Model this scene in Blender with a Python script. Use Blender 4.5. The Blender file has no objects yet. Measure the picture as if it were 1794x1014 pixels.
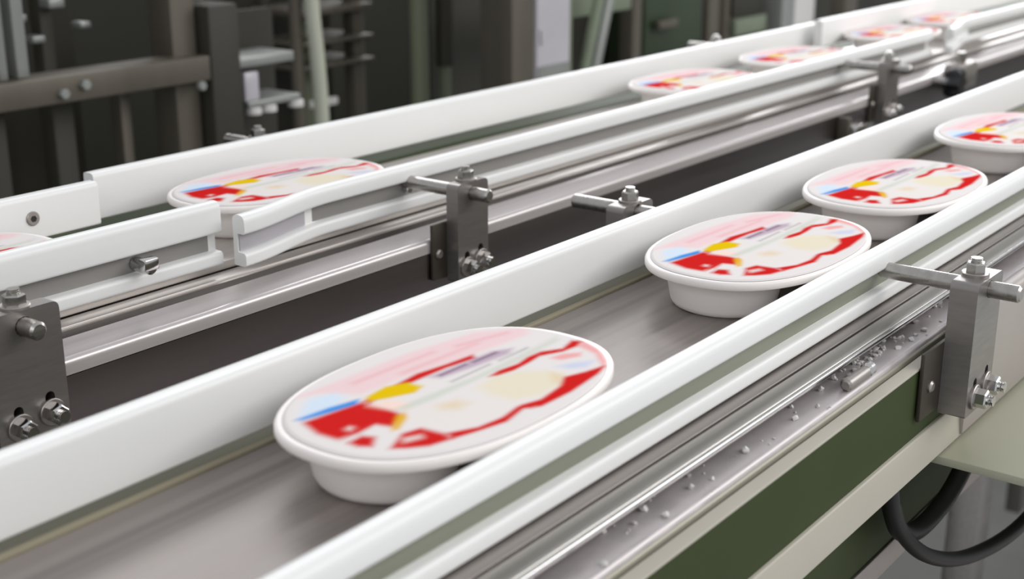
import bpy, bmesh, math, random
import numpy as np
from mathutils import Vector, Matrix
random.seed(7)

# ------------------------------------------------------------------ frame, camera, light
S = 0.18            # metres per drawing unit
HC = 1.25           # eye height; the drawing's origin is the camera, X runs along the conveyors, Y away, Z up
scene = bpy.context.scene
col = scene.collection

def W(x, y, z):
    return Vector((x * S, y * S, HC + z * S))

FPX, W_PX = 2350.0, 1794.0
PITCH, YAW = math.radians(17.634), math.radians(37.366)
cam_d = bpy.data.cameras.new('camera')
cam_d.sensor_width = 36.0
cam_d.lens = 36.0 * FPX / W_PX
cam_d.clip_start = 0.01
cam_d.dof.use_dof = True
cam_d.dof.focus_distance = 0.62
cam_d.dof.aperture_fstop = 11.0
cam = bpy.data.objects.new('camera', cam_d)
col.objects.link(cam)
_r = Vector((math.sin(YAW), -math.cos(YAW), 0))
_f = Vector((math.cos(YAW) * math.cos(PITCH), math.sin(YAW) * math.cos(PITCH), -math.sin(PITCH)))
_u = _r.cross(_f)
cam.matrix_world = Matrix(((_r.x, _u.x, -_f.x, 0), (_r.y, _u.y, -_f.y, 0), (_r.z, _u.z, -_f.z, HC), (0, 0, 0, 1)))
scene.camera = cam

world = bpy.data.worlds.new('world')
scene.world = world
world.use_nodes = True
bg = world.node_tree.nodes['Background']
bg.inputs[0].default_value = (0.93, 0.96, 1.0, 1)
bg.inputs[1].default_value = 0.68

def area(name, loc, target, sx, sy, power, color=(1, 1, 1)):
    d = bpy.data.lights.new(name, 'AREA')
    d.shape = 'RECTANGLE'; d.size = sx; d.size_y = sy; d.energy = power; d.color = color
    o = bpy.data.objects.new(name, d); col.objects.link(o)
    o.location = loc
    o.rotation_euler = (Vector(target) - Vector(loc)).to_track_quat('-Z', 'Y').to_euler()
    return o
# ceiling fluorescents front and back of the line; left and far lights are added
area('ceiling_light_front', (2.1, -1.3, 2.3), (1.2, 0.4, 1.05), 2.6, 1.2, 40, (1, 0.985, 0.965))
area('ceiling_light_back', (1.6, 2.1, 2.5), (0.7, 0.4, 1.05), 2.2, 0.5, 26, (0.98, 0.98, 1.0))
area('fill_light_left', (-1.3, -0.9, 2.2), (0.4, 0.4, 1.05), 1.6, 0.8, 7, (1, 0.985, 0.965))  # added fill that lifts the tub sides, no known lamp
area('highlight_light_far', (6.2, 2.7, 2.4), (1.2, 0.5, 1.0), 3.2, 1.6, 150, (0.97, 0.98, 1.0))  # added so the steel edges at far right catch bright reflections

vs = scene.view_settings
vs.view_transform = 'Standard'; vs.look = 'None'; vs.exposure = -0.10; vs.gamma = 1.0
vs.use_curve_mapping = False

# ------------------------------------------------------------------ materials
def lin(c):
    def f(v):
        v /= 255.0
        return v / 12.92 if v <= 0.04045 else ((v + 0.055) / 1.055) ** 2.4
    return (f(c[0]), f(c[1]), f(c[2]), 1.0)

def mat(name, rgb, rough=0.5, metal=0.0, grain=None, amount=0.12, bump=0.0, spec=0.5, rough_var=0.0):
    """grain = (sx, sy, sz) noise scale in object space"""
    m = bpy.data.materials.new(name); m.use_nodes = True
    nt = m.node_tree; b = nt.nodes['Principled BSDF']
    b.inputs['Base Color'].default_value = lin(rgb)
    b.inputs['Roughness'].default_value = rough
    b.inputs['Metallic'].default_value = metal
    b.inputs['Specular IOR Level'].default_value = spec
    if grain:
        tc = nt.nodes.new('ShaderNodeTexCoord'); mp = nt.nodes.new('ShaderNodeMapping')
        mp.inputs['Scale'].default_value = grain
        nz = nt.nodes.new('ShaderNodeTexNoise'); nz.inputs['Scale'].default_value = 1.0
        nz.inputs['Detail'].default_value = 4.0
        nt.links.new(tc.outputs['Object'], mp.inputs['Vector']); nt.links.new(mp.outputs['Vector'], nz.inputs['Vector'])
        mr = nt.nodes.new('ShaderNodeMapRange')
        mr.inputs['From Min'].default_value = 0.3; mr.inputs['From Max'].default_value = 0.7
        mr.inputs['To Min'].default_value = 1 - amount; mr.inputs['To Max'].default_value = 1 + amount
        nt.links.new(nz.outputs['Fac'], mr.inputs['Value'])
        mx = nt.nodes.new('ShaderNodeVectorMath'); mx.operation = 'SCALE'
        mx.inputs[0].default_value = lin(rgb)[:3]
        nt.links.new(mr.outputs['Result'], mx.inputs['Scale'])
        nt.links.new(mx.outputs['Vector'], b.inputs['Base Color'])
        if rough_var:
            r2 = nt.nodes.new('ShaderNodeMapRange')
            r2.inputs['From Min'].default_value = 0.3; r2.inputs['From Max'].default_value = 0.7
            r2.inputs['To Min'].default_value = rough - rough_var; r2.inputs['To Max'].default_value = rough + rough_var
            nt.links.new(nz.outputs['Fac'], r2.inputs['Value']); nt.links.new(r2.outputs['Result'], b.inputs['Roughness'])
        if bump:
            bp = nt.nodes.new('ShaderNodeBump'); bp.inputs['Strength'].default_value = bump; bp.inputs['Distance'].default_value = 0.001
            nt.links.new(nz.outputs['Fac'], bp.inputs['Height']); nt.links.new(bp.outputs['Normal'], b.inputs['Normal'])
    return m

M = {}
M['white'] = mat('white_plastic', (236, 236, 234), 0.38, grain=(6, 40, 40), amount=0.02)
M['steel'] = mat('brushed_steel', (178, 174, 170), 0.30, 1.0, grain=(3, 260, 260), amount=0.10, rough_var=0.06)
M['steel_dull'] = mat('dull_steel', (170, 164, 160), 0.42, 1.0, grain=(4, 200, 200), amount=0.10, rough_var=0.06)
M['steel_bright'] = mat('polished_steel', (205, 203, 202), 0.16, 1.0)
M['steel_plate'] = mat('bracket_steel', (146, 141, 138), 0.36, 0.8, grain=(60, 60, 400), amount=0.08)
M['steel_side'] = mat('side_wall_steel', (120, 114, 114), 0.34, 1.0, grain=(3, 120, 60), amount=0.12, rough_var=0.05)  # dark base: reflection of dark surroundings put into the colour
M['cover'] = mat('cover_steel', (178, 170, 165), 0.45, 0.35, grain=(5, 5, 5), amount=0.06)
M['galv'] = mat('wet_shelf_steel', (190, 183, 183), 0.36, 0.35, grain=(60, 60, 60), amount=0.10, rough_var=0.10)
M['lip'] = mat('shelf_lip_steel', (150, 146, 132), 0.4, 0.3)
M['flange'] = mat('flange_steel', (200, 194, 189), 0.35, 0.5, grain=(3, 200, 200), amount=0.08)
M['groove'] = mat('groove_grey_green', (128, 130, 114), 0.4, 0.2, grain=(3, 40, 40), amount=0.10)  # green tint is a reflection put into the colour
M['belt'] = mat('belt_steel', (140, 132, 128), 0.46, 0.35, grain=(1.2, 120, 40), amount=0.30, rough_var=0.10)
M['green'] = mat('green_paint', (56, 66, 36), 0.6, grain=(20, 20, 20), amount=0.05, spec=0.2)
M['cream'] = mat('cream_paint', (182, 176, 162), 0.45, grain=(12, 12, 12), amount=0.04)
M['olive_cream'] = mat('beige_guard_paint', (176, 176, 156), 0.42, grain=(10, 10, 10), amount=0.05)
M['groove_far'] = mat('groove_grey', (150, 147, 144), 0.4, 0.3, grain=(3, 40, 40), amount=0.10)
M['strip'] = mat('wear_strip_plastic', (150, 143, 124), 0.8, spec=0.0)
M['back_paint'] = mat('back_frame_paint', (112, 110, 96), 0.75, spec=0.1)
M['roll'] = mat('rolled_edge_steel', (196, 189, 188), 0.26, 0.35, grain=(3, 160, 160), amount=0.08)  # paler than the side wall steel, highlight put into the colour
M['mount'] = mat('mounting_plate_steel', (72, 66, 58), 0.5, 0.5, grain=(60, 60, 200), amount=0.08)
M['pale_wall'] = mat('pale_wall', (222, 224, 226), 0.7, grain=(1, 1, 1), amount=0.04)
M['dark'] = mat('dark_rubber_and_shade', (34, 33, 32), 0.5)  # rubber of the cables, also the painted shade in the gap
M['black'] = mat('black_plastic', (26, 26, 28), 0.35)
M['tub'] = mat('tub_plastic', (246, 240, 236), 0.42)
M['crumb'] = mat('ice_crumb', (212, 209, 206), 0.35)
M['floor'] = mat('factory_floor', (72, 72, 66), 0.6, grain=(3, 3, 3), amount=0.2)
M['wall'] = mat('dark_wall', (44, 43, 34), 0.8, grain=(2, 2, 2), amount=0.25)
M['m_dark'] = mat('machine_dark', (46, 44, 35), 0.6, grain=(6, 6, 2), amount=0.3)
M['m_frame'] = mat('machine_frame_steel', (94, 88, 78), 0.5, 0.3, grain=(30, 30, 4), amount=0.12)
M['m_light'] = mat('machine_light_steel', (150, 152, 148), 0.4, 0.4, grain=(30, 30, 3), amount=0.10)
M['m_lav'] = mat('cabinet_panel', (190, 186, 192), 0.35, 0.2, grain=(2, 2, 9), amount=0.12)
M['m_green'] = mat('machine_green', (46, 60, 38), 0.5, grain=(10, 10, 10), amount=0.15)
M['m_sage'] = mat('sage_bar', (120, 130, 110), 0.45, grain=(10, 10, 10), amount=0.08)
M['hose'] = mat('hose_plastic', (186, 188, 172), 0.4)
M['pipe_green'] = mat('pipe_olive', (112, 118, 96), 0.45)
M['amber'] = mat('amber_lens', (200, 150, 40), 0.3)

# printed lid: colour attribute written below
def lid_mat():
    m = bpy.data.materials.new('printed_lid'); m.use_nodes = True
    nt = m.node_tree; b = nt.nodes['Principled BSDF']
    a = nt.nodes.new('ShaderNodeAttribute'); a.attribute_name = 'print'
    nt.links.new(a.outputs['Color'], b.inputs['Base Color'])
    b.inputs['Roughness'].default_value = 0.6
    b.inputs['Specular IOR Level'].default_value = 0.0
    return m
M['lid'] = lid_mat()

# ------------------------------------------------------------------ helpers
def finish(bm, name, m, angle=38):
    bmesh.ops.recalc_face_normals(bm, faces=bm.faces)
    me = bpy.data.meshes.new(name)
    for v in bm.verts: v.co *= S
    bm.to_mesh(me); bm.free()
    me.materials.append(M[m] if isinstance(m, str) else m)
    me.shade_smooth(); me.set_sharp_from_angle(angle=math.radians(angle))
    return me

def obj(name, bm, m, parent=None, loc=None, angle=38):
    me = finish(bm, name, m, angle) if isinstance(bm, bmesh.types.BMesh) else bm
    o = bpy.data.objects.new(name, me); col.objects.link(o)
    if parent is not None: o.parent = parent
    if loc is not None: o.location = W(*loc) if parent is None else Vector(loc) * S
    return o

def tag(o, label=None, cat=None, group=None, kind=None):
    if label: o['label'] = label
    if cat: o['category'] = cat
    if group: o['group'] = group
    if kind: o['kind'] = kind
    return o

def thing(name, label, cat, loc=(0, 0, 0), group=None):
    o = bpy.data.objects.new(name, None); col.objects.link(o)
    o.location = W(*loc); o.empty_display_size = 0.03
    return tag(o, label, cat, group)

def dup(root, loc, label=None, group=None):
    r = root.copy(); col.objects.link(r); r.location = W(*loc)
    if label: r['label'] = label
    if group: r['group'] = group
    for ch in list(root.children):
        c = ch.copy(); col.objects.link(c); c.parent = r
        for g in list(ch.children):
            d = g.copy(); col.objects.link(d); d.parent = c
    return r

def round_poly(pts, r, seg=4):
    """round every corner of a 2-D polygon; r a number or one per corner"""
    out = []; n = len(pts)
    for i in range(n):
        p = Vector(pts[i]); a = Vector(pts[i - 1]); b = Vector(pts[(i + 1) % n])
        rr = r[i] if isinstance(r, (list, tuple)) else r
        if rr <= 0: out.append(tuple(p)); continue
        da = (a - p); db = (b - p)
        t = min(rr, da.length * 0.45, db.length * 0.45)
        A = p + da.normalized() * t; B = p + db.normalized() * t
        for k in range(seg + 1):
            u = k / seg
            q = A * (1 - u) ** 2 + p * 2 * u * (1 - u) + B * u * u
            out.append((q.x, q.y))
    return out

def extrude(profile, xs, dy=None, dz=None, bm=None):
    """sweep a (y,z) profile along x; dy(x), dz(x) bend it"""
    bm = bm or bmesh.new(); rings = []
    for x in xs:
        oy = dy(x) if dy else 0; oz = dz(x) if dz else 0
        rings.append([bm.verts.new((x, y + oy, z + oz)) for y, z in profile])
    n = len(profile)
    for a, b in zip(rings[:-1], rings[1:]):
        for i in range(n):
            bm.faces.new((a[i], a[(i + 1) % n], b[(i + 1) % n], b[i]))
    bm.faces.new(rings[0]); bm.faces.new(rings[-1][::-1])
    return bm

def box(x0, x1, y0, y1, z0, z1, bev=0.0, bm=None, seg=2):
    b2 = bmesh.new()
    bmesh.ops.create_cube(b2, size=1.0)
    for v in b2.verts:
        v.co = Vector(((x0 + x1) / 2 + v.co.x * (x1 - x0), (y0 + y1) / 2 + v.co.y * (y1 - y0), (z0 + z1) / 2 + v.co.z * (z1 - z0)))
    if bev: bmesh.ops.bevel(b2, geom=b2.edges[:], offset=bev, segments=seg, affect='EDGES', profile=0.5)
    if bm is None: return b2
    return merge(bm, b2)

def merge(bm, b2):
    me = bpy.data.meshes.new('tmp'); b2.to_mesh(me); b2.free()
    bm.from_mesh(me); bpy.data.meshes.remove(me); return bm

def tube(path, r, seg=14, bm=None, cap=True):
    bm = bm or bmesh.new(); rings = []
    P = [Vector(p) for p in path]; n = len(P)
    rad = r if isinstance(r, (list, tuple)) else [r] * n
    prev = None
    for i in range(n):
        d = (P[min(i + 1, n - 1)] - P[max(i - 1, 0)]).normalized()
        ref = Vector((0, 0, 1)) if abs(d.z) < 0.95 else Vector((1, 0, 0))
        if prev is not None: ref = prev
        s = d.cross(ref)
        if s.length < 1e-5: s = d.cross(Vector((0, 1, 0)))
        s.normalize(); t = s.cross(d).normalized(); prev = t
        rings.append([bm.verts.new(P[i] + (s * math.cos(a) + t * math.sin(a)) * rad[i]) for a in [2 * math.pi * k / seg for k in range(seg)]])
    for a, b in zip(rings[:-1], rings[1:]):
        for i in range(seg): bm.faces.new((a[i], a[(i + 1) % seg], b[(i + 1) % seg], b[i]))
    if cap: bm.faces.new(rings[0][::-1]); bm.faces.new(rings[-1])
    return bm

def rod(a, b, r, ch=0.006, seg=18):
    a = Vector(a); b = Vector(b); d = (b - a).normalized() * ch
    return tube([a, a + d, b - d, b], [r - ch, r, r, r - ch], seg)

def smooth_path(pts, n=8):
    P = [Vector(p) for p in pts]; out = []
    for i in range(len(P) - 1):
        p0 = P[max(i - 1, 0)]; p1 = P[i]; p2 = P[i + 1]; p3 = P[min(i + 2, len(P) - 1)]
        for k in range(n):
            t = k / n
            out.append(0.5 * ((2 * p1) + (-p0 + p2) * t + (2 * p0 - 5 * p1 + 4 * p2 - p3) * t * t + (-p0 + 3 * p1 - 3 * p2 + p3) * t ** 3))
    out.append(P[-1]); return out

def prism(n, r, z0, z1, ch=0.0, bm=None, rot=0.0):
    """n-sided prism along +z with a chamfered top"""
    bm = bm or bmesh.new()
    lv = [(z0, r), (z1 - ch, r), (z1, r - ch)] if ch else [(z0, r), (z1, r)]
    rings = [[bm.verts.new((q * math.cos(rot + 2 * math.pi * k / n), q * math.sin(rot + 2 * math.pi * k / n), z)) for k in range(n)] for z, q in lv]
    for a, b in zip(rings[:-1], rings[1:]):
        for i in range(n): bm.faces.new((a[i], a[(i + 1) % n], b[(i + 1) % n], b[i]))
    bm.faces.new(rings[0][::-1]); bm.faces.new(rings[-1])
    return bm

def place_bm(bm, loc, axis):
    q = Vector(axis).to_track_quat('Z', 'Y').to_matrix().to_4x4()
    bmesh.ops.transform(bm, matrix=Matrix.Translation(Vector(loc)) @ q, verts=bm.verts); return bm

def bolt(parent, loc, axis, r=0.026, head=0.03, tip=0.016, m='steel_bright', name='bolt'):
    """hex head on a washer with the threaded end showing; the washer is a sub-part"""
    b = prism(6, r, 0.008, 0.008 + head, 0.004, rot=0.3)
    z = 0.008 + head
    if tip:
        k = 5
        for i in range(k):
            prism(12, r * 0.56 if i % 2 == 0 else r * 0.48, z + tip * i / k, z + tip * (i + 1) / k, 0.0, b)
    o = obj(name, place_bm(b, loc, axis), m, parent, angle=30)
    w = prism(20, r * 1.32, 0.0, 0.008, 0.002)
    obj('washer', place_bm(w, loc, axis), 'steel_dull', o)
    return o

def plate_with_slots(x0, x1, z0, z1, yf, yb, slots, rtop=0.02, rbot=0.006):
    """plate whose face lies in the xz plane, cut right through by round-ended slots (cx, cz0, cz1, r)"""
    bm = bmesh.new()
    def loop(pts):
        vsn = [bm.verts.new((x, yf, z)) for x, z in pts]
        return [bm.edges.new((vsn[i], vsn[(i + 1) % len(vsn)])) for i in range(len(vsn))]
    E = loop(round_poly([(x0, z0), (x1, z0), (x1, z1), (x0, z1)], [rbot, rbot, rtop, rtop], 5))
    for cx, a, b, r in slots:
        pts = [(cx + r * math.cos(t), b + r * math.sin(t)) for t in [math.pi * k / 6 for k in range(7)]]
        pts += [(cx + r * math.cos(t), a + r * math.sin(t)) for t in [math.pi + math.pi * k / 6 for k in range(7)]]
        E += loop(pts)
    bmesh.ops.triangle_fill(bm, use_beauty=True, use_dissolve=False, edges=E)
    r = bmesh.ops.extrude_face_region(bm, geom=bm.faces[:])
    for v in [g for g in r['geom'] if isinstance(g, bmesh.types.BMVert)]: v.co.y = yb
    return bm

XS = lambda a, b, n=40: [a + (b - a) * i / n for i in range(n + 1)]

# ------------------------------------------------------------------ the room
fl = obj('floor', box(-14, 60, -10, 16, -6.75, -6.6), 'floor'); tag(fl, kind='structure')
wb = obj('wall_back', box(-14, 24, 13.0, 13.4, -6.6, 8), 'wall'); tag(wb, kind='structure')

wr = obj('wall_right', box(60, 60.6, -10, 16, -6.75, 12), 'pale_wall'); tag(wr, kind='structure')

# ------------------------------------------------------------------ cross-sections
X0, X1 = -2.0, 15.0
BELT = -1.12
NC, FC = 1.615, 3.24            # centre lines of the two belts
DY = FC - NC

def rail_profile(yi, zt, lip=0.0):
    """C-shaped white guide rail: open side towards -y; yi inner face, zt top"""
    yo = yi - 0.05; g = yi - 0.018
    pts = [(yi, zt), (yi, zt - 0.152), (yo, zt - 0.152), (yo, zt - 0.112), (g, zt - 0.112), (g, zt - 0.056), (yo, zt - 0.056), (yo, zt + lip)]
    pts[0] = (yi, zt + lip)
    return round_poly(pts, [0.02, 0.006, 0.010, 0.012, 0.004, 0.004, 0.010, 0.022], 4)

def plate_profile(yf, t, zt, zb):
    return round_poly([(yf, zb), (yf + t, zb), (yf + t, zt), (yf, zt)], [0.008, 0.008, 0.012, 0.016], 4)

# --- near conveyor
nc = thing('conveyor', 'nearest conveyor with steel edge shelf and green side beam in the foreground', 'conveyor', (0, NC, -6.6))
def P(y, z): return (y - NC, z + 6.6)     # absolute drawing coords -> conveyor-local
def prof(pts, r=0.0, seg=4): return [P(*q) for q in round_poly(pts, r, seg)]
def nbox(x0, x1, y0, y1, z0, z1, bev=0.0): return box(x0, x1, y0 - NC, y1 - NC, z0 + 6.6, z1 + 6.6, bev)

obj('belt', extrude(prof([(1.355, BELT - .025), (1.355, BELT), (1.902, BELT), (1.902, BELT - .025)], 0.003), XS(X0, X1)), 'belt', nc)
obj('wear_strip', extrude(prof([(1.905, -1.16), (1.905, -1.113), (1.922, -1.113), (1.922, -1.16)], 0.004), XS(X0, X1)), 'strip', nc)
obj('back_frame', extrude(prof([(1.924, -1.60), (1.924, -1.145), (2.10, -1.145), (2.10, -1.60)], 0.01), XS(X0, X1)), 'back_paint', nc)
obj('belt_bed', extrude(prof([(1.30, -1.30), (1.30, -1.152), (1.902, -1.152), (1.902, -1.30)], 0.0), XS(X0, X1)), 'steel_dull', nc)
obj('inner_flange', extrude(prof([(1.270, -1.152), (1.270, -1.146), (1.352, -1.146), (1.352, -1.152)], 0.001), XS(X0, X1)), 'steel_dull', nc)
obj('outer_flange', extrude(prof([(1.215, -1.174), (1.215, -1.150), (1.266, -1.150), (1.266, -1.174)], [0.006, 0.012, 0.002, 0.002]), XS(X0, X1)), 'steel', nc)
obj('edge_bead', extrude(prof([(1.207, -1.168), (1.207, -1.153), (1.222, -1.153), (1.222, -1.168)], 0.006), XS(X0, X1)), 'steel_bright', nc)
obj('shelf', extrude(prof([(1.152, -1.222), (1.160, -1.200), (1.300, -1.200), (1.300, -1.222)], [0.0, 0.010, 0, 0]), XS(X0, X1)), 'galv', nc)
obj('shelf_lip', extrude(prof([(1.146, -1.240), (1.150, -1.216), (1.156, -1.211), (1.170, -1.240)], 0.002), XS(X0, X1)), 'lip', nc)
obj('cap_strip', extrude(prof([(1.112, -1.232), (1.112, -1.226), (1.144, -1.222), (1.144, -1.232)], 0.002), XS(X0, 3.28)), 'cream', nc)
obj('side_beam', extrude(prof([(1.114, -1.425), (1.114, -1.232), (1.30, -1.232), (1.30, -1.425)], 0.004), XS(X0, X1)), 'green', nc)
obj('bottom_strip', extrude(prof([(1.094, -1.520), (1.104, -1.420), (1.22, -1.420), (1.22, -1.520)], [0.004, 0.006, 0, 0]), XS(X0, X1)), 'cream', nc)
obj('cover_plate', extrude(prof([(1.088, -1.512), (1.088, -1.165), (1.14, -1.165), (1.14, -1.21), (1.1135, -1.235), (1.1135, -1.512)], [0.004, 0.035, 0.03, 0.0, 0.0, 0]), XS(3.485, 12)), 'cover', nc)
obj('lower_beam', extrude(prof([(1.24, -1.865), (1.24, -1.64), (1.40, -1.64), (1.40, -1.865)], 0.004), XS(X0, X1)), 'green', nc)
obj('lower_strip', extrude(prof([(1.228, -1.94), (1.234, -1.866), (1.40, -1.866), (1.40, -1.94)], 0.004), XS(X0, X1)), 'steel_dull', nc)
for lx in (-0.8, 6.5, 13.5):
    for ly in (1.42, 1.98):
        obj('leg', nbox(lx, lx + .22, ly - .08, ly + .08, -6.6, -1.30, 0.01), 'steel_dull', nc)

# --- far conveyor
fc = thing('conveyor', 'farther conveyor with rounded steel side wall, behind the nearest one', 'conveyor', (0, FC, -6.6))
def prof(pts, r=0.0, seg=4): return [(q[0] - FC, q[1] + 6.6) for q in round_poly(pts, r, seg)]
obj('belt', extrude(prof([(2.98, BELT - .025), (2.98, BELT), (3.527, BELT), (3.527, BELT - .025)], 0.003), XS(X0, X1)), 'flange', fc)  # paler steel: grazing reflection put into the belt colour
obj('belt_bed', extrude(prof([(2.90, -1.30), (2.90, -1.152), (3.52, -1.152), (3.52, -1.30)], 0.0), XS(X0, X1)), 'steel_dull', fc)
obj('inner_flange', extrude(prof([(2.915, -1.166), (2.915, -1.146), (2.975, -1.146), (2.975, -1.166)], 0.003), XS(X0, X1)), 'flange', fc)
obj('side_wall', extrude(prof([(2.72, -1.80), (2.72, -1.196), (2.856, -1.196), (2.856, -1.80)], 0.0), XS(X0, X1)), 'steel_side', fc)
obj('top_roll', extrude(prof([(2.719, -1.195), (2.719, -1.150), (2.858, -1.152), (2.858, -1.195)], [0.004, 0.055, 0.004, 0.0], 8), XS(X0, X1)), 'roll', fc)
obj('gap_shade_strip', extrude(prof([(2.859, -1.24), (2.859, -1.172), (2.899, -1.172), (2.899, -1.24)], 0.0), XS(X0, X1)), 'dark', fc)  # dark strip added as shade inside the open gap, not a real seal
obj('back_beam', extrude(prof([(3.56, -1.45), (3.56, -1.128), (3.75, -1.128), (3.75, -1.45)], 0.004), XS(X0, X1)), 'green', fc)
for lx in (-0.8, 6.5, 13.5):
    for ly in (2.86, 3.60):
        obj('leg', box(lx, lx + .22, ly - FC - .08, ly - FC + .08, 0, 5.30, 0.01), 'steel_dull', fc)

# ------------------------------------------------------------------ guide rails
def rail(name, label, profile, xs, dy=None, dz=None, m='white', org=(0, 0, 0)):
    t = thing(name, label, 'guide rail', org, 'white plastic guide rails')
    pr = [(y - org[1], z - org[2]) for y, z in profile]
    obj('rail_body', extrude(pr, [x - org[0] for x in xs], dy, dz), m, t)
    return t

rail('guide_rail', 'tall flat white rail along the back of the nearest belt',
     plate_profile(1.93, 0.05, -0.956, -1.101), XS(X0, X1), org=(0, 1.93, -1.10))
t = rail('guide_rail', 'white channel rail with an open groove along the front of the nearest belt',
         rail_profile(1.352, -0.990), XS(X0, X1), org=(0, 1.33, -1.142))
obj('groove_insert', extrude([(1.333 - 1.33, 0.032), (1.333 - 1.33, 0.094), (1.331 - 1.33, 0.094), (1.331 - 1.33, 0.032)], XS(X0, X1)), 'groove', t)

# far back rail: three overlapping lengths
rail('guide_rail', 'long flat white rail along the back of the farther belt, its left end square',
     plate_profile(3.58, 0.05, -0.938, -1.090), XS(2.50, 7.95), org=(2.5, 3.58, -1.09))
t = rail('guide_rail', 'short white rail plate with rounded end and one screw, at the left edge',
         plate_profile(3.46, 0.05, -0.934, -1.068), [x for x in XS(X0, 2.43, 30)], org=(0, 3.46, -1.068))
b = prism(16, 0.022, 0.0, 0.006, 0.003)
o = obj('screw', place_bm(b, (2.195, 0.0, 0.066), (0, -1, 0)), 'steel_dull', t)
obj('socket', place_bm(prism(6, 0.010, 0.005, 0.0075), (2.195, 0.0, 0.066), (0, -1, 0)), 'dark', o)
rail('guide_rail', 'white rail plate overlapping the back rail at the far right end',
     plate_profile(3.47, 0.05, -0.900, -1.062), XS(7.62, X1), org=(7.62, 3.47, -1.062))

# far front rail: three lengths of channel; the second flares at its start
FR = rail_profile(2.975, -0.957)
def insert(t, x0, x1, org, m='groove_far', y=2.9565, dy=None):
    xs = [x - org[0] for x in XS(x0, x1, 24)]
    obj('groove_insert', extrude([(y - org[1], -1.066 - org[2]), (y - org[1], -1.016 - org[2]), (y - .003 - org[1], -1.016 - org[2]), (y - .003 - org[1], -1.066 - org[2])], xs, dy), m, t)
og = (0, 2.95, -1.109)
t = rail('guide_rail', 'left length of grooved white channel rail in front of the farther belt, with wing bolt',
         rail_profile(2.975, -0.957, 0.036), XS(X0, 2.455), org=og)
insert(t, X0, 2.425, og)
wb_ = obj('wing_bolt', place_bm(prism(12, 0.02, 0, 0.07, 0.004), (2.17, 0.0, 0.066), (0, -1, 0)), 'steel_bright', t)
obj('wing', box(2.145, 2.195, -0.072, -0.040, 0.058, 0.092, 0.006), 'steel_bright', wb_)
og = (2.475, 2.95, -1.109)
def flare(x):
    u = max(0.0, 1 - x / 0.42); return -0.075 * u * u * (3 - 2 * u)
t = rail('guide_rail', 'middle length of grooved white channel rail whose flared end meets the left length',
         FR, XS(2.475, 3.0, 20) + XS(3.1, 8.0, 20), dy=flare, org=og)
insert(t, 2.80, 7.95, og)
insert(t, 2.48, 2.80, og, 'm_lav', 2.956, flare)
obj('screw', place_bm(prism(12, 0.014, 0, 0.02, 0.003), (0.80, 0.0, 0.066), (0, -1, 0)), 'steel_bright', t)
og = (8.02, 2.95, -1.109)
def flare2(x):
    u = max(0.0, 1 - x / 0.6); return -0.11 * u * u * (3 - 2 * u)
t = rail('guide_rail', 'farthest length of white channel rail beyond the last bracket at upper right',
         FR, XS(8.02, 8.8, 20) + XS(8.9, X1, 20), dy=flare2, dz=lambda x: 0.02, org=og)
insert(t, 8.7, X1 - .1, og)

# ------------------------------------------------------------------ brackets
def bracket(label, x, yb, zr, ztop, zbot, side, y_in, y_out, width=0.17, group='steel rail brackets', th0=0.06):
    """side -1: stands on the camera side of its conveyor. yb back of plate, zr rod height."""
    t = thing('rail_bracket', label, 'bracket', (x, yb, zbot), group)
    th = th0 * side; y0 = -0.0125 if side < 0 else 0
    h = ztop - zbot
    w = width / 2
    slots = [(-w * .42, 0.050, 0.085, 0.013), (w * .48, 0.062, 0.097, 0.013), (0, zr - zbot, zr - zbot + .0001, 0.024)]
    obj('plate', plate_with_slots(-w, w, 0, h, th, y0, slots), 'steel_plate', t, angle=25)
    obj('rod', rod((0, y_out - yb, zr - zbot), (0, y_in - yb, zr - zbot), 0.0225), 'steel', t)
    if side < 0:
        ext = 0.13 if th0 > .07 else 0.07
        mp = obj('mounting_plate', box(-w - ext, w * .6, -0.012, -0.0005, 0.015, 0.20, 0.003), 'mount', t)
        obj('rivet', place_bm(prism(16, 0.016, 0, 0.010, 0.005), (-w - ext * .6, -0.012, 0.10), (0, -1, 0)), 'steel_dull', mp)
    bolt(t, (-w * .42, th, 0.046), (0, side, 0))
    bolt(t, (w * .48, th, 0.058), (0, side, 0))
    bolt(t, (0.0, th * .5, h), (0, 0, 1), 0.027, 0.026, 0.012, 'steel')
    return t

bracket('steel bracket with rod bolted to the green-sided conveyor at right foreground', 3.385, 1.1105, -1.052, -1.020, -1.385, -1, 1.325, 0.945, 0.19, th0=0.085)
bracket('steel bracket behind the nearest white back rail, only its rod and bolt showing', 3.385, 2.102, -1.012, -0.985, -1.385, 1, 1.985, 2.34)
bracket('steel bracket with rod at the left edge on the farther conveyor', 1.635, 2.719, -1.015, -0.975, -1.300, -1, 2.950, 2.60, 0.19)
bracket('steel bracket with rod at picture centre on the farther conveyor', 3.275, 2.719, -1.015, -0.975, -1.300, -1, 2.950, 2.59, 0.155)
bracket('steel bracket with rod near the black knob at upper right', 6.74, 2.719, -1.015, -0.975, -1.290, -1, 2.950, 2.56)
bracket('steel bracket bolt peeking over the far back rail left of centre', 3.38, 3.752, -1.010, -0.985, -1.385, 1, 3.635, 3.96)
bracket('steel bracket bolt peeking over the far back rail at upper right', 6.88, 3.752, -1.010, -0.985, -1.385, 1, 3.635, 3.96)

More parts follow.
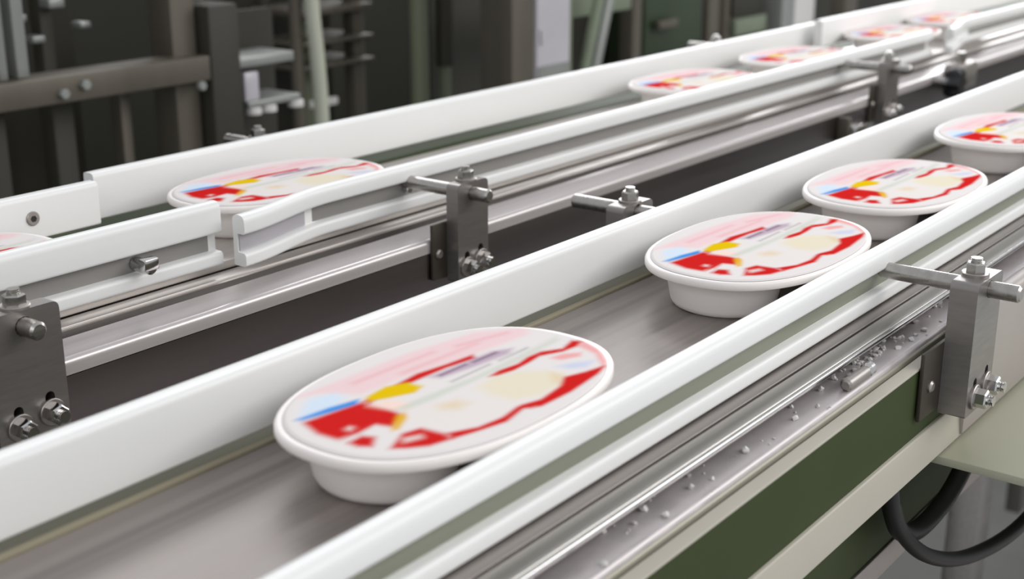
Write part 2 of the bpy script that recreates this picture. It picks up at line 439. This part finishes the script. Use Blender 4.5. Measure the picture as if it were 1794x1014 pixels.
# clamp knob, sensor block and pad on the far side wall
t = thing('clamp_knob', 'black star knob clamped on the farther conveyor side, upper right', 'knob', (7.52, 2.72, -1.18))
kb = bmesh.new()
n = 40; ring = []
for zz, q in ((0, .85), (0.02, 1.0), (0.07, 1.0), (0.09, .82)):
    ring.append([kb.verts.new(((0.075 + 0.013 * math.cos(6 * a)) * q * math.cos(a), (0.075 + 0.013 * math.cos(6 * a)) * q * math.sin(a), zz)) for a in [2 * math.pi * k / n for k in range(n)]])
for a, b in zip(ring[:-1], ring[1:]):
    for i in range(n): kb.faces.new((a[i], a[(i + 1) % n], b[(i + 1) % n], b[i]))
kb.faces.new(ring[0][::-1]); kb.faces.new(ring[-1])
obj('grip', place_bm(kb, (0, -0.07, 0), (0, -1, 0)), 'black', t)
obj('stem', rod((0, 0.0, 0), (0, -0.08, 0), 0.03), 'steel', t)
obj('clamp_block', box(0.12, 0.42, -0.10, 0.0, -0.07, 0.08, 0.015), 'steel_dull', t)
obj('clamp_bolt', place_bm(prism(6, 0.03, 0, 0.06, 0.005), (0.26, -0.05, 0.08), (0, 0, 1)), 'steel', t)
t = thing('sensor_block', 'small steel sensor block low on the farther conveyor side wall', 'sensor', (6.36, 2.72, -1.30))
obj('housing', box(-0.10, 0.10, -0.09, 0.0, 0.0, 0.055, 0.01), 'steel_bright', t)
obj('mount', box(-0.14, -0.10, -0.06, 0.0, -0.02, 0.10, 0.006), 'm_frame', t)

# ------------------------------------------------------------------ the tubs
LA, LB = 0.40, 0.255
def sup(t, a, b, n=2.35):
    c, s = math.cos(t), math.sin(t)
    return (a * math.copysign(abs(c) ** (2 / n), c), b * math.copysign(abs(s) ** (2 / n), s))

PRINT = [
('pink', .05, [(-0.63, 0.79), (-0.27, 0.77), (0.19, 0.75), (0.67, 0.64), (0.93, 0.34), (0.82, 0.23), (0.39, 0.29), (-0.03, 0.4), (-0.37, 0.43), (-0.5, 0.7)]),
('ltblue', .05, [(-0.73, 0.53), (-0.58, 0.68), (-0.44, 0.61), (-0.46, 0.48), (-0.57, 0.41), (-0.75, 0.47)]),
('blue', .03, [(-0.8, 0.47), (-0.6, 0.44), (-0.43, 0.38), (-0.48, 0.3), (-0.61, 0.35), (-0.78, 0.42)]),
('red', .03, [(-0.8, 0.39), (-0.61, 0.35), (-0.45, 0.31), (-0.43, 0.02), (-0.45, -0.11), (-0.58, -0.19), (-0.61, -0.06), (-0.73, -0.07), (-0.84, -0.04), (-0.85, 0.16)]),
('ltpink', .05, [(-0.46, 0.22), (-0.35, 0.18), (-0.32, 0.04), (-0.37, -0.06), (-0.42, 0.0)]),
('red', .03, [(-0.44, 0.32), (-0.27, 0.34), (-0.0, 0.38), (0.2, 0.33), (0.39, 0.3), (0.36, 0.22), (0.16, 0.27), (-0.05, 0.28), (-0.28, 0.28), (-0.44, 0.25)]),
('yellow', .03, [(-0.39, 0.36), (-0.23, 0.39), (-0.12, 0.31), (-0.11, 0.16), (-0.2, 0.12), (-0.35, 0.22), (-0.42, 0.28)]),
('purple', .04, [(0.0, 0.25), (0.23, 0.24), (0.49, 0.22), (0.6, 0.13), (0.52, 0.07), (0.25, 0.11), (0.03, 0.16)]),
('sage', .04, [(-0.42, 0.03), (-0.18, 0.01), (0.14, -0.03), (0.52, -0.02), (0.89, -0.0), (0.85, -0.07), (0.46, -0.1), (0.09, -0.09), (-0.21, -0.08), (-0.41, -0.05)]),
('red', .025, [(0.19, -0.12), (0.29, -0.1), (0.43, -0.13), (0.54, -0.1), (0.65, -0.11), (0.76, -0.21), (0.89, -0.16), (0.93, -0.24), (0.84, -0.28), (0.72, -0.26), (0.59, -0.17), (0.48, -0.19), (0.34, -0.2), (0.23, -0.17)]),
('pinkish', .03, [(0.93, -0.24), (0.87, -0.46), (0.74, -0.69), (0.67, -0.71), (0.8, -0.5), (0.84, -0.28)]),
('pinkish', .03, [(0.6, -0.26), (0.69, -0.29), (0.77, -0.39), (0.72, -0.44), (0.61, -0.36)]),
('lav', .04, [(0.52, -0.41), (0.62, -0.48), (0.72, -0.59), (0.6, -0.62), (0.53, -0.53)]),
('cream', .07, [(0.05, -0.19), (0.18, -0.16), (0.34, -0.24), (0.44, -0.41), (0.44, -0.57), (0.32, -0.67), (0.15, -0.68), (0.02, -0.58), (-0.0, -0.39)]),
('white', .05, [(-0.41, -0.13), (-0.23, -0.14), (-0.1, -0.26), (-0.03, -0.47), (-0.02, -0.62), (-0.17, -0.69), (-0.33, -0.63), (-0.45, -0.53), (-0.5, -0.35), (-0.48, -0.19)]),
('tan', .07, [(-0.25, -0.18), (-0.15, -0.23), (-0.15, -0.34), (-0.23, -0.35), (-0.28, -0.26)]),
('tan', .04, [(0.43, -0.45), (0.44, -0.57), (0.32, -0.68), (0.33, -0.61)]),
('red', .025, [(0.7, -0.72), (0.57, -0.78), (0.28, -0.83), (0.03, -0.82), (-0.04, -0.74), (-0.21, -0.79), (-0.38, -0.73), (-0.52, -0.67), (-0.48, -0.57), (-0.34, -0.68), (-0.18, -0.71), (-0.02, -0.67), (0.11, -0.73), (0.31, -0.69), (0.42, -0.6), (0.55, -0.67)]),
('red', .03, [(-0.77, -0.43), (-0.61, -0.32), (-0.51, -0.36), (-0.49, -0.58), (-0.52, -0.67), (-0.64, -0.62), (-0.72, -0.52)]),
('white', .04, [(-0.65, -0.38), (-0.57, -0.44), (-0.59, -0.49), (-0.68, -0.44)]),
('yellow2', .03, [(-0.47, -0.07), (-0.42, -0.08), (-0.46, -0.16), (-0.58, -0.25), (-0.62, -0.23)]),
('white', .03, [(-0.74, 0.06), (-0.70, 0.07), (-0.69, 0.02), (-0.73, 0.01)]),
('ink', .025, [(0.05, 0.22), (0.26, 0.21), (0.26, 0.18), (0.05, 0.19)]),
('ink', .025, [(0.30, 0.20), (0.50, 0.19), (0.50, 0.155), (0.30, 0.165)]),
('ink2', .025, [(0.02, 0.06), (0.34, 0.06), (0.34, 0.03), (0.02, 0.03)]),
('ink2', .025, [(0.40, 0.05), (0.66, 0.05), (0.66, 0.02), (0.40, 0.02)]),
('rose', .04, [(-0.30, 0.66), (0.30, 0.62), (0.30, 0.58), (-0.30, 0.61)]),
('rose', .04, [(-0.05, 0.50), (0.55, 0.46), (0.55, 0.42), (-0.05, 0.45)]),
('rose', .04, [(0.45, 0.56), (0.80, 0.42), (0.78, 0.38), (0.42, 0.52)]),
('red', .03, [(-0.84, -0.12), (-0.74, -0.12), (-0.71, -0.21), (-0.8, -0.31), (-0.84, -0.23)]),
]
INK = {'ink': (120, 92, 116, .8), 'ink2': (150, 150, 146, .6), 'rose': (226, 140, 148, .38), 'pink': (236, 200, 203, .75), 'ltblue': (205, 224, 242, .8), 'blue': (64, 146, 222, 1), 'red': (206, 38, 36, 1), 'ltpink': (246, 214, 200, .9),
       'yellow': (226, 190, 20, 1), 'purple': (176, 150, 172, .75), 'sage': (200, 206, 192, .75), 'pinkish': (238, 140, 140, .7), 'lav': (196, 204, 228, .8),
       'cream': (228, 218, 194, .95), 'white': (229, 222, 217, .9), 'tan': (222, 200, 160, .7), 'yellow2': (226, 176, 30, .95)}

def paint(u, v):
    C = np.empty((len(u), 3)); C[:] = np.array(lin((228, 222, 220))[:3])
    for ink, soft, poly in PRINT:
        P_ = np.array(poly); n = len(P_)
        d = np.full(len(u), 1e9); ins = np.zeros(len(u), bool)
        for i in range(n):
            a = P_[i]; b = P_[(i + 1) % n]; e = b - a
            wx = u - a[0]; wy = v - a[1]
            t = np.clip((wx * e[0] + wy * e[1]) / (e @ e), 0, 1)
            d = np.minimum(d, np.hypot(wx - e[0] * t, wy - e[1] * t))
            c = ((a[1] > v) != (b[1] > v))
            with np.errstate(divide='ignore', invalid='ignore'):
                xi = (b[0] - a[0]) * (v - a[1]) / (b[1] - a[1] if b[1] != a[1] else 1e-9) + a[0]
            ins ^= c & (u < xi)
        sd = np.where(ins, -d, d)
        w = np.clip(0.5 - sd / (soft * 2.1), 0, 1); w = w * w * (3 - 2 * w) * INK[ink][3]
        C = C * (1 - w[:, None]) + np.array(lin(INK[ink][:3])[:3]) * w[:, None]
    return C

def lid_mesh():
    bm = bmesh.new(); NR, NT = 64, 180
    uv = []
    c = bm.verts.new((0, 0, 0.004)); uv.append((0, 0)); rings = []
    for i in range(1, NR + 1):
        q = i / NR * 0.955
        rr = []
        for k in range(NT):
            x, y = sup(2 * math.pi * k / NT, LA * q, LB * q)
            rr.append(bm.verts.new((x, y, 0.004 if i < NR else 0.0005))); uv.append((x / LA, y / LB))
        rings.append(rr)
    for k in range(NT): bm.faces.new((c, rings[0][k], rings[0][(k + 1) % NT]))
    for a, b in zip(rings[:-1], rings[1:]):
        for k in range(NT): bm.faces.new((a[k], b[k], b[(k + 1) % NT], a[(k + 1) % NT]))
    me = finish(bm, 'lid', 'lid')
    uv = np.array(uv); C = paint(uv[:, 0], uv[:, 1])
    at = me.color_attributes.new('print', 'FLOAT_COLOR', 'POINT')
    at.data.foreach_set('color', np.concatenate([C, np.ones((len(C), 1))], 1).astype(np.float32).ravel())
    return me

def tray_mesh(h):
    bm = bmesh.new(); NT = 120
    prof_ = [(0.95, -0.001), (0.975, 0.001), (0.993, -0.001), (1.0, -0.006), (1.0, -0.016), (0.994, -0.020), (0.985, -0.017), (0.978, -0.011), (0.10, -0.010)]
    rings = [[bm.verts.new((*sup(2 * math.pi * k / NT, LA * q, LB * q), z)) for k in range(NT)] for q, z in prof_]
    for a, b in zip(rings[:-1], rings[1:]):
        for k in range(NT): bm.faces.new((a[k], a[(k + 1) % NT], b[(k + 1) % NT], b[k]))
    bm.faces.new(rings[0]); bm.faces.new(rings[-1][::-1])
    for sx in (-1, 1):
        cx = sx * 0.205; cp = [(0.152, -0.012), (0.148, -0.022), (0.142, -0.06), (0.134, -h + .018), (0.128, -h + .006), (0.117, -h), (0.0, -h)]
        N2 = 48; rr = []
        for q, z in cp[:-1]:
            rr.append([bm.verts.new((cx + q * math.cos(2 * math.pi * k / N2), q * 1.06 * math.sin(2 * math.pi * k / N2), z)) for k in range(N2)])
        for a, b in zip(rr[:-1], rr[1:]):
            for k in range(N2): bm.faces.new((a[k], a[(k + 1) % N2], b[(k + 1) % N2], b[k]))
        bm.faces.new(rr[-1])
    return finish(bm, 'tray', 'tub', 50)

HT = 0.12
lid_me, tray_me = lid_mesh(), tray_mesh(HT)
def tub(x, y, label, group):
    t = thing('dessert_tub', label, 'dessert tub', (x, y, BELT), group)
    obj('tray', tray_me, 'tub', t, (0, 0, HT)); obj('lid', lid_me, 'lid', t, (0, 0, HT))
    return t
GN, GF = 'tubs on the nearest belt', 'tubs on the farther belt'
first = tub(1.92, NC, 'oval white tub with red printed lid, largest and nearest on the front belt', GN)
dup(first, (3.245, NC, BELT), 'second oval tub with red printed lid from the front on the nearest belt', GN)
dup(first, (4.19, NC - .005, BELT), 'third oval tub with red printed lid from the front on the nearest belt', GN)
dup(first, (5.36, NC, BELT), 'fourth oval tub on the nearest belt, cut by the right edge', GN)
dup(first, (1.70, FC, BELT), 'oval tub on the farther belt cut by the left edge below the screwed plate', GF)
dup(first, (2.98, FC, BELT), 'oval tub with red lid on the farther belt beside the flared rail end', GF)
dup(first, (5.70, FC, BELT), 'oval tub with red lid on the farther belt at upper centre right', GF)
dup(first, (6.80, FC, BELT), 'small distant tub on the farther belt just before the overlapping rail plate', GF)
dup(first, (8.15, FC, BELT), 'distant tub on the farther belt at the start of the farthest channel rail', GF)
dup(first, (9.15, FC, BELT), 'most distant tub on the farther belt near the top right corner', GF)

# ------------------------------------------------------------------ crumbs on the wet shelf
bm = bmesh.new()
def crumb(x, y, r, z0=-1.2):
    b2 = bmesh.new(); bmesh.ops.create_icosphere(b2, subdivisions=1, radius=r)
    for v in b2.verts:
        v.co *= 0.7 + 0.6 * random.random(); v.co.z *= 0.75
        v.co += Vector((x, y, z0 + r * 0.45))
    merge(bm, b2)
for i in range(70):
    x = random.uniform(1.5, 3.9); c = random.choice((1.238, 1.238, 1.20, 1.185))
    crumb(x, random.gauss(c, 0.012), random.choice((0.003, 0.004, 0.006, 0.009)))
for i in range(40):
    crumb(random.uniform(2.9, 3.3), random.gauss(1.222, 0.01), random.choice((0.004, 0.006, 0.008)))
bmesh.ops.translate(bm, verts=bm.verts, vec=(-2.5, -1.22, 1.2))
o = obj('ice_crumbs', bm, 'crumb', None, (2.5, 1.22, -1.2)); tag(o, 'scattered white ice crumbs on the wet steel shelf of the nearest conveyor', 'crumbs', None, 'stuff')
t = thing('shelf_bolt', 'round steel stud lying on the shelf edge left of the right bracket', 'stud', (2.94, 1.172, -1.20))
obj('stud', rod((-0.10, 0, 0.016), (0.02, 0, 0.016), 0.016), 'steel_dull', t)
obj('stud_cap', rod((0.02, 0, 0.018), (0.05, 0, 0.018), 0.018), 'steel_bright', t)

# ------------------------------------------------------------------ guard, cables and pan under the near conveyor
t = thing('guard_box', 'beige sheet metal guard box under the right bracket at the right edge', 'guard', (3.33, 1.12, -1.864))
obj('top_sheet', box(0.0, 2.5, -0.54, 0.02, 0.315, 0.34, 0.005), 'olive_cream', t)
obj('front_sheet', box(0.02, 2.48, -0.52, -0.50, 0.0, 0.315), 'olive_cream', t)
obj('end_sheet', box(2.30, 2.32, -0.50, -0.02, 0.0, 0.315), 'olive_cream', t)

pth = smooth_path([(3.16, 1.16, -1.56), (3.21, 1.145, -1.70), (3.34, 1.10, -1.83), (3.60, 1.06, -1.93), (3.95, 1.02, -1.96), (4.4, 1.02, -1.92), (4.9, 1.05, -1.75), (5.2, 1.1, -1.58)])
o = obj('power_cable', tube([p - Vector((3.16, 1.16, -1.56)) for p in pth], 0.022, 12), 'dark', None, (3.16, 1.16, -1.56))
tag(o, 'long sagging black cable hanging under the green lower beam', 'cable')
pth = smooth_path([(3.66, 1.10, -1.53), (3.66, 1.12, -1.66), (3.56, 1.14, -1.76), (3.42, 1.16, -1.80), (3.30, 1.17, -1.76), (3.24, 1.18, -1.66)])
o = obj('power_cable', tube([p - Vector((3.66, 1.1, -1.53)) for p in pth], 0.027, 12), 'dark', None, (3.66, 1.1, -1.53))
tag(o, 'short thick black cable curling down from the beige guard box', 'cable')

t = thing('drip_pan', 'grey steel drip pan with dark drain under the nearest conveyor', 'pan', (5.4, 0.2, -6.6))
obj('sheet', box(-2.2, 3.0, -0.9, 0.9, 3.4, 3.45, 0.01), 'steel_dull', t)
obj('drain', place_bm(prism(32, 0.42, 0, 0.03, 0.01), (-0.35, -0.25, 3.45), (0, 0, 1)), 'dark', t)
for lx, ly in ((-2.0, -.8), (2.8, -.8), (-2.0, .8), (2.8, .8)):
    obj('leg', box(lx - .06, lx + .06, ly - .06, ly + .06, 0, 3.4, 0.01), 'm_frame', t)

# ------------------------------------------------------------------ background machinery
FZ = -6.6
def post(parent, x0, x1, y, t, m, z0=0.0, z1=8.6, name='post'):
    return obj(name, box(x0, x1, y, y + t, z0, z1, 0.01), m, parent)

t = thing('filling_machine', 'dark framed machine with heavy steel beam at upper left', 'machine', (0, 6.0, FZ))
obj('beam', box(1.5, 4.955, -0.10, 0.10, 5.44, 5.58, 0.012), 'm_frame', t)
post(t, 4.78, 4.95, 0.0, .2, 'm_frame'); post(t, 3.70, 3.75, -.02, .06, 'm_light', 5.58, 8.6, 'pipe'); post(t, 3.80, 3.87, -.02, .1, 'm_light', 5.58, 8.6, 'pipe')
post(t, 4.30, 4.38, 0.5, .1, 'm_dark')
obj('panel', box(1.5, 4.78, 0.9, 1.0, 0, 8.6), 'm_dark', t)
for x, z, r in ((4.35, 5.88, .05), (4.22, 5.70, .04), (4.52, 5.75, .035), (4.02, 5.78, .03), (4.12, 5.82, .04)):
    obj('fitting', box(x - r, x + r, 0.4, 0.5, z - r * .5, z + r * .5, 0.01), 'm_light', t)
for x, z in ((4.12, 5.52), (3.99, 5.49), (4.87, 5.42)):
    obj('bolt', place_bm(prism(6, 0.028, 0, .03, .004), (x, -.10, z), (0, -1, 0)), 'm_light', t)
post(t, 3.68, 3.78, 0.1, .1, 'm_dark', 0, 5.44); post(t, 4.12, 4.25, 0.2, .1, 'm_dark', 0, 5.44); post(t, 4.55, 4.62, 0.2, .1, 'm_frame', 0, 5.44, 'brace')

t = thing('control_stack', 'black boxes and small steel trays on a stand, left of the pale hose', 'stand', (5.3, 6.0, FZ))
obj('black_box', box(-0.34, -0.12, -0.1, 0.15, 4.7, 5.85, 0.02), 'm_dark', t)
obj('stand_post', box(-0.22, -0.12, 0.0, 0.1, 0, 4.7, 0.01), 'm_dark', t)
obj('tray', box(-0.10, 0.34, -0.05, 0.25, 5.47, 5.53, 0.01), 'm_light', t)
obj('tray', box(-0.04, 0.38, -0.05, 0.25, 5.23, 5.27, 0.01), 'm_light', t)
obj('side_plate', box(-0.06, 0.05, -0.05, 0.0, 5.27, 5.44, 0.01), 'm_lav', t)
obj('backing', box(-0.30, 0.50, 0.3, 0.36, 0, 5.75), 'm_dark', t)
post(t, -0.26, -0.18, 0.16, .1, 'm_light', 5.86, 8.6, 'upright')
obj('upright_foot', box(-0.30, -0.14, 0.15, 0.30, 5.70, 5.86, 0.01), 'm_dark', t)
for x in (0.02, 0.14, 0.36):
    obj('cap', place_bm(prism(14, 0.05, 0, .04, .01), (x, -0.02, 5.19), (0, 0, 1)), 'crumb', t)

p = smooth_path([(0.03, 0, 8.6), (0.05, 0, 7.4), (0.06, 0, 6.2), (0.08, 0, 5.6), (0.11, 0, 5.25), (0.13, 0, 4.8), (0.13, 0, 3.6), (0.13, 0, 0)])
o = obj('air_hose', tube(p, 0.055, 14), 'hose', None, (6.75, 7.0, FZ)); tag(o, 'pale hanging hose in front of the dark background, left of centre', 'hose')
o = obj('conduit', tube([(0, 0, 0), (0, 0, 8.6)], 0.05, 12), 'm_frame', None, (6.78, 7.12, FZ)); tag(o, 'brown steel conduit running behind the pale hose', 'conduit')

t = thing('storage_rack', 'dim rack of thin steel shelves right of the pale hose', 'rack', (7.3, 7.4, FZ))
post(t, 0.36, 0.48, 0, .12, 'm_frame'); post(t, -0.30, -0.22, 0.3, .1, 'm_dark'); post(t, -0.02, 0.10, 0.2, .1, 'pipe_green', 0, 5.55)
for z, zz in ((5.52, .05), (5.30, .03), (5.12, .03)):
    obj('shelf', box(-0.32, 0.48, -.1, .4, z, z + zz, 0.008), 'm_frame', t)
obj('backing', box(-0.5, 0.8, 0.7, 0.76, 0, 8.6), 'm_dark', t)
obj('label_plate', box(-0.26, 0.02, -.14, -.10, 4.84, 4.90, 0.01), 'crumb', t)

o = obj('pipe', tube([(0, 0, 0), (0, 0, 8.6)], 0.075, 16), 'pipe_green', None, (7.97, 7.0, FZ)); tag(o, 'olive green vertical pipe in the background at centre left', 'pipe')
t = thing('pipe', 'slim pipe with dark upper half right of the olive pipe', 'pipe', (8.28, 7.0, FZ))
obj('lower_pipe', tube([(0, 0, 0), (0, 0, 5.05)], 0.05, 14), 'pipe_green', t); obj('upper_pipe', tube([(0, 0, 5.05), (0, 0, 8.6)], 0.075, 14), 'm_dark', t)

t = thing('control_cabinet', 'tall steel column with pale lavender panel at top centre', 'cabinet', (8.2, 6.0, FZ))
obj('column', box(-0.34, -0.07, 0, 0.3, 0, 8.6, 0.012), 'm_frame', t)
obj('panel', box(-0.06, 0.37, -0.02, 0.28, 0, 8.6, 0.012), 'm_lav', t)
obj('panel_band', box(-0.05, 0.36, -0.028, -0.02, 5.00, 5.14), 'm_light', t)
obj('edge_trim', box(0.375, 0.43, 0.0, 0.3, 0, 8.6, 0.01), 'pipe_green', t)
obj('latch', box(-0.03, 0.0, -0.04, -0.02, 5.3, 5.42, 0.008), 'm_lav', t)

t = thing('braced_machine', 'green machine with two slanting pale bars right of the lavender panel', 'machine', (9.0, 6.0, FZ))
for dx, m, w in ((0.0, 'm_sage', .045), (0.14, 'm_light', .05)):
    obj('slanting_bar', tube([(-0.30 + dx, 0.0, 4.75), (0.34 + dx, 0.0, 6.6)], w, 10), m, t)
obj('cross_bar', box(-0.36, 0.95, 0.3, 0.5, 5.40, 5.62, 0.015), 'm_sage', t)
obj('body', box(-0.6, 3.2, 1.25, 1.5, 0, 6.2, 0.02), 'm_dark', t)
post(t, 1.45, 1.60, 0.6, .15, 'm_frame')
obj('green_hopper', box(1.9, 3.0, 0.75, 1.2, 4.7, 6.0, 0.04), 'm_green', t)
obj('hopper_plate', box(2.0, 2.35, 0.65, 0.72, 5.10, 5.18, 0.01), 'm_frame', t)

TOPR = 6.0
t = thing('packing_machine', 'grey machine with amber lens and steel posts at top right', 'machine', (13.5, 7.0, FZ))
post(t, -0.95, -0.72, 0.0, .2, 'm_frame', 0, TOPR); obj('body', box(-0.40, 0.50, 0.1, .8, 0, TOPR, 0.02), 'm_frame', t)
obj('window', box(-0.30, 0.42, 0.06, 0.1, 5.0, 5.22, 0.01), 'm_dark', t); obj('sill', box(-0.30, 0.42, 0.02, 0.1, 4.80, 4.98, 0.01), 'm_sage', t)
obj('amber_lens', place_bm(prism(18, 0.07, 0, .05, .02), (0.0, 0.06, 5.28), (0, -1, 0)), 'amber', t)
post(t, 0.66, 0.98, -.05, .25, 'm_light', 0, TOPR); obj('white_panel', box(1.0, 1.55, -0.03, .1, 0, TOPR, 0.01), 'crumb', t)
post(t, 2.5, 2.85, 0, .2, 'm_frame', 0, TOPR); obj('backing', box(-1.0, 7.2, 0.9, 1.0, 0, TOPR), 'm_dark', t)
